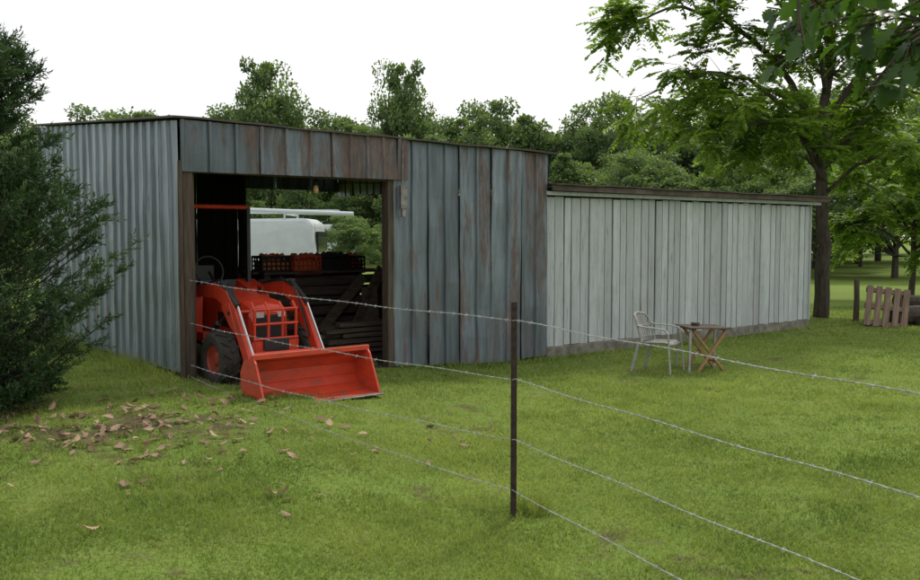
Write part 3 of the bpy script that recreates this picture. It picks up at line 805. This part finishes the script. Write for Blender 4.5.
limbs=[([(0,0,-.2),(.03,0,1.4),(-.05,.05,3.2),(.05,0,5.0),(.1,.1,7.2),(.2,.2,9.0)],.165),
       ([(-.05,0,2.7),(-.6,-.1,3.7),(-1.6,-.3,4.5),(-2.6,-.3,4.6),(-3.7,-.4,4.1)],.065),
       ([(0,0,3.4),(-.9,.2,4.9),(-1.9,.2,5.7),(-3.0,.1,5.9),(-4.2,0,5.3)],.07),
       ([(0,0,4.2),(-.5,-.6,5.6),(-1.4,-1.2,6.8),(-2.4,-1.6,7.2)],.06),
       ([(0,0,2.9),(.8,.1,3.8),(1.7,0,4.3),(2.7,-.1,4.2)],.06),
       ([(0,0,3.8),(1.0,-.3,5.2),(2.2,-.6,6.0),(3.3,-.8,6.1)],.06),
       ([(0,0,2.4),(.6,-.5,3.0),(1.4,-.9,3.2),(2.2,-1.2,2.8)],.04),
       ([(0,0,2.6),(-.6,-.5,3.3),(-1.2,-.9,3.7),(-1.9,-1.2,3.5)],.04),
       ([(0,0,4.8),(.6,.8,6.2),(1.2,1.4,7.4)],.05),([(0,0,5.0),(-.8,.8,6.4),(-1.7,1.2,7.6)],.05),
       ([(0,0,3.0),(-.5,.7,3.8),(-1.2,1.4,4.2),(-2.0,1.8,4.0)],.045),
       ([(0,0,3.0),(.5,.9,3.7),(1.2,1.8,4.0)],.045)]
tips=skeleton(mb,None,limbs,11,16,1.05)
mb.obj('trunk_and_limbs',[M_bark],wt,smooth=True)
pinnate(tips,6,5,M_mid,'foliage',wt,.125,.36)
st=empty('young_tree',(11.3,22.5,0)); mb=MB()
limbs=[([(0,0,-.1),(.05,0,1.2),(0,.1,2.6),(.1,0,4.2)],.09),([(0,0,1.1),(-.7,0,1.7),(-1.5,0,2.0)],.04),([(0,0,1.2),(.8,-.2,2.0),(1.6,-.2,2.4)],.04),([(0,0,1.6),(-.8,-.3,2.5),(-1.6,-.4,2.9)],.04),([(0,0,2.0),(.6,.2,3.0),(1.3,.2,3.5)],.04),([(0,0,1.0),(.5,-.5,1.5),(1.1,-1,1.6)],.03)]
tips=skeleton(mb,None,limbs,17,12,.8)
mb.obj('trunk_and_limbs',[M_bark],st,smooth=True)
pinnate(tips,6,6,M_mid,'foliage',st,.12,.34)
# ------------------------------------------------------------------ oak overhead
ok=empty('oak_tree',(5.3,4.2,0)); mb=MB()
limbs=[([(0,0,-.2),(0,0,1.6),(.05,0,3.4),(0,.1,5.5),(0,.1,7)],.26),
       ([(0,0,2.9),(-1.2,-.3,3.13),(-2.4,-.7,3.0),(-3.3,-.95,2.76),(-4.35,-1.1,2.52)],.05),
       ([(-1.6,-.4,3.05),(-2.5,-.2,2.93),(-3.2,-.1,2.74),(-3.8,-.1,2.58)],.022),
       ([(-1.8,-.5,3.05),(-2.6,-.9,2.78),(-3.3,-.9,2.49),(-3.65,-.95,2.35)],.018),
       ([(-2.2,-.6,3.0),(-2.8,-.5,2.74),(-3.2,-.5,2.46),(-3.42,-.5,2.31)],.015)]
r_=random.Random(3)
skeleton(mb,None,limbs[:1],3,4,.6)
tips=skeleton(mb,None,limbs[1:],4,18,.29)
mb.obj('trunk_and_limbs',[M_bark],ok,smooth=True)
pos=[];dr=[];cc=[];up=[]
for (p,td,tl) in tips:
    for _ in range(3):
        b=p+td*tl*r_.uniform(.3,1)
        d_=(td*.6+Vector((r_.gauss(0,.6),r_.gauss(0,.6),r_.gauss(-.55,.35)))).normalized()
        pos.append(tuple(b));dr.append(tuple(d_));up.append((r_.gauss(0,.5),r_.gauss(0,.5),1));cc.append(r_.random())
P=np.array(pos); S=.10*(.7+.5*rng.random(len(P)))
V,F,C=scatter(OV,OF,P,frames(np.array(dr),np.array(up)),S,np.array(cc))
link(bpy.data.objects.new('foliage',np_mesh('foliage',V,F,C,M_oak)),ok)
# ------------------------------------------------------------------ world, sun, camera
SE,SA=50,28
w=bpy.data.worlds.new('World'); scene.world=w; w.use_nodes=True; nt=w.node_tree
bg=nt.nodes['Background']; sky=nt.nodes.new('ShaderNodeTexSky'); sky.sky_type='NISHITA'; sky.sun_disc=False
sky.sun_elevation=R(SE); sky.sun_rotation=R(SA); sky.air_density=1.2; sky.dust_density=3
cn=noise(nt,1.6,(1,1,2.5),5,.55,'Generated')
cloud=mixc(nt,ramp(nt,cn,.3,.7),(8.6,8.75,8.8),(10.2,10.2,10.0))
nt.links.new(mixc(nt,.9,sky.outputs[0],cloud),bg.inputs[0]); bg.inputs[1].default_value=.115
sd=bpy.data.lights.new('sun','SUN'); sd.energy=2.6; sd.angle=R(6); sd.color=(1,.94,.80)
so=bpy.data.objects.new('sun',sd); link(so)
dv=Vector((math.sin(R(SA))*math.cos(R(SE)),math.cos(R(SA))*math.cos(R(SE)),math.sin(R(SE))))
so.rotation_euler=dv.to_track_quat('Z','Y').to_euler(); so.location=(0,0,30)
cd=bpy.data.cameras.new('camera'); co=bpy.data.objects.new('camera',cd); link(co)
co.location=(0,0,1.6); co.rotation_euler=(R(90-3.5),0,0); cd.lens=35.2; cd.sensor_width=36; cd.clip_end=1500; cd.clip_start=.05
scene.camera=co
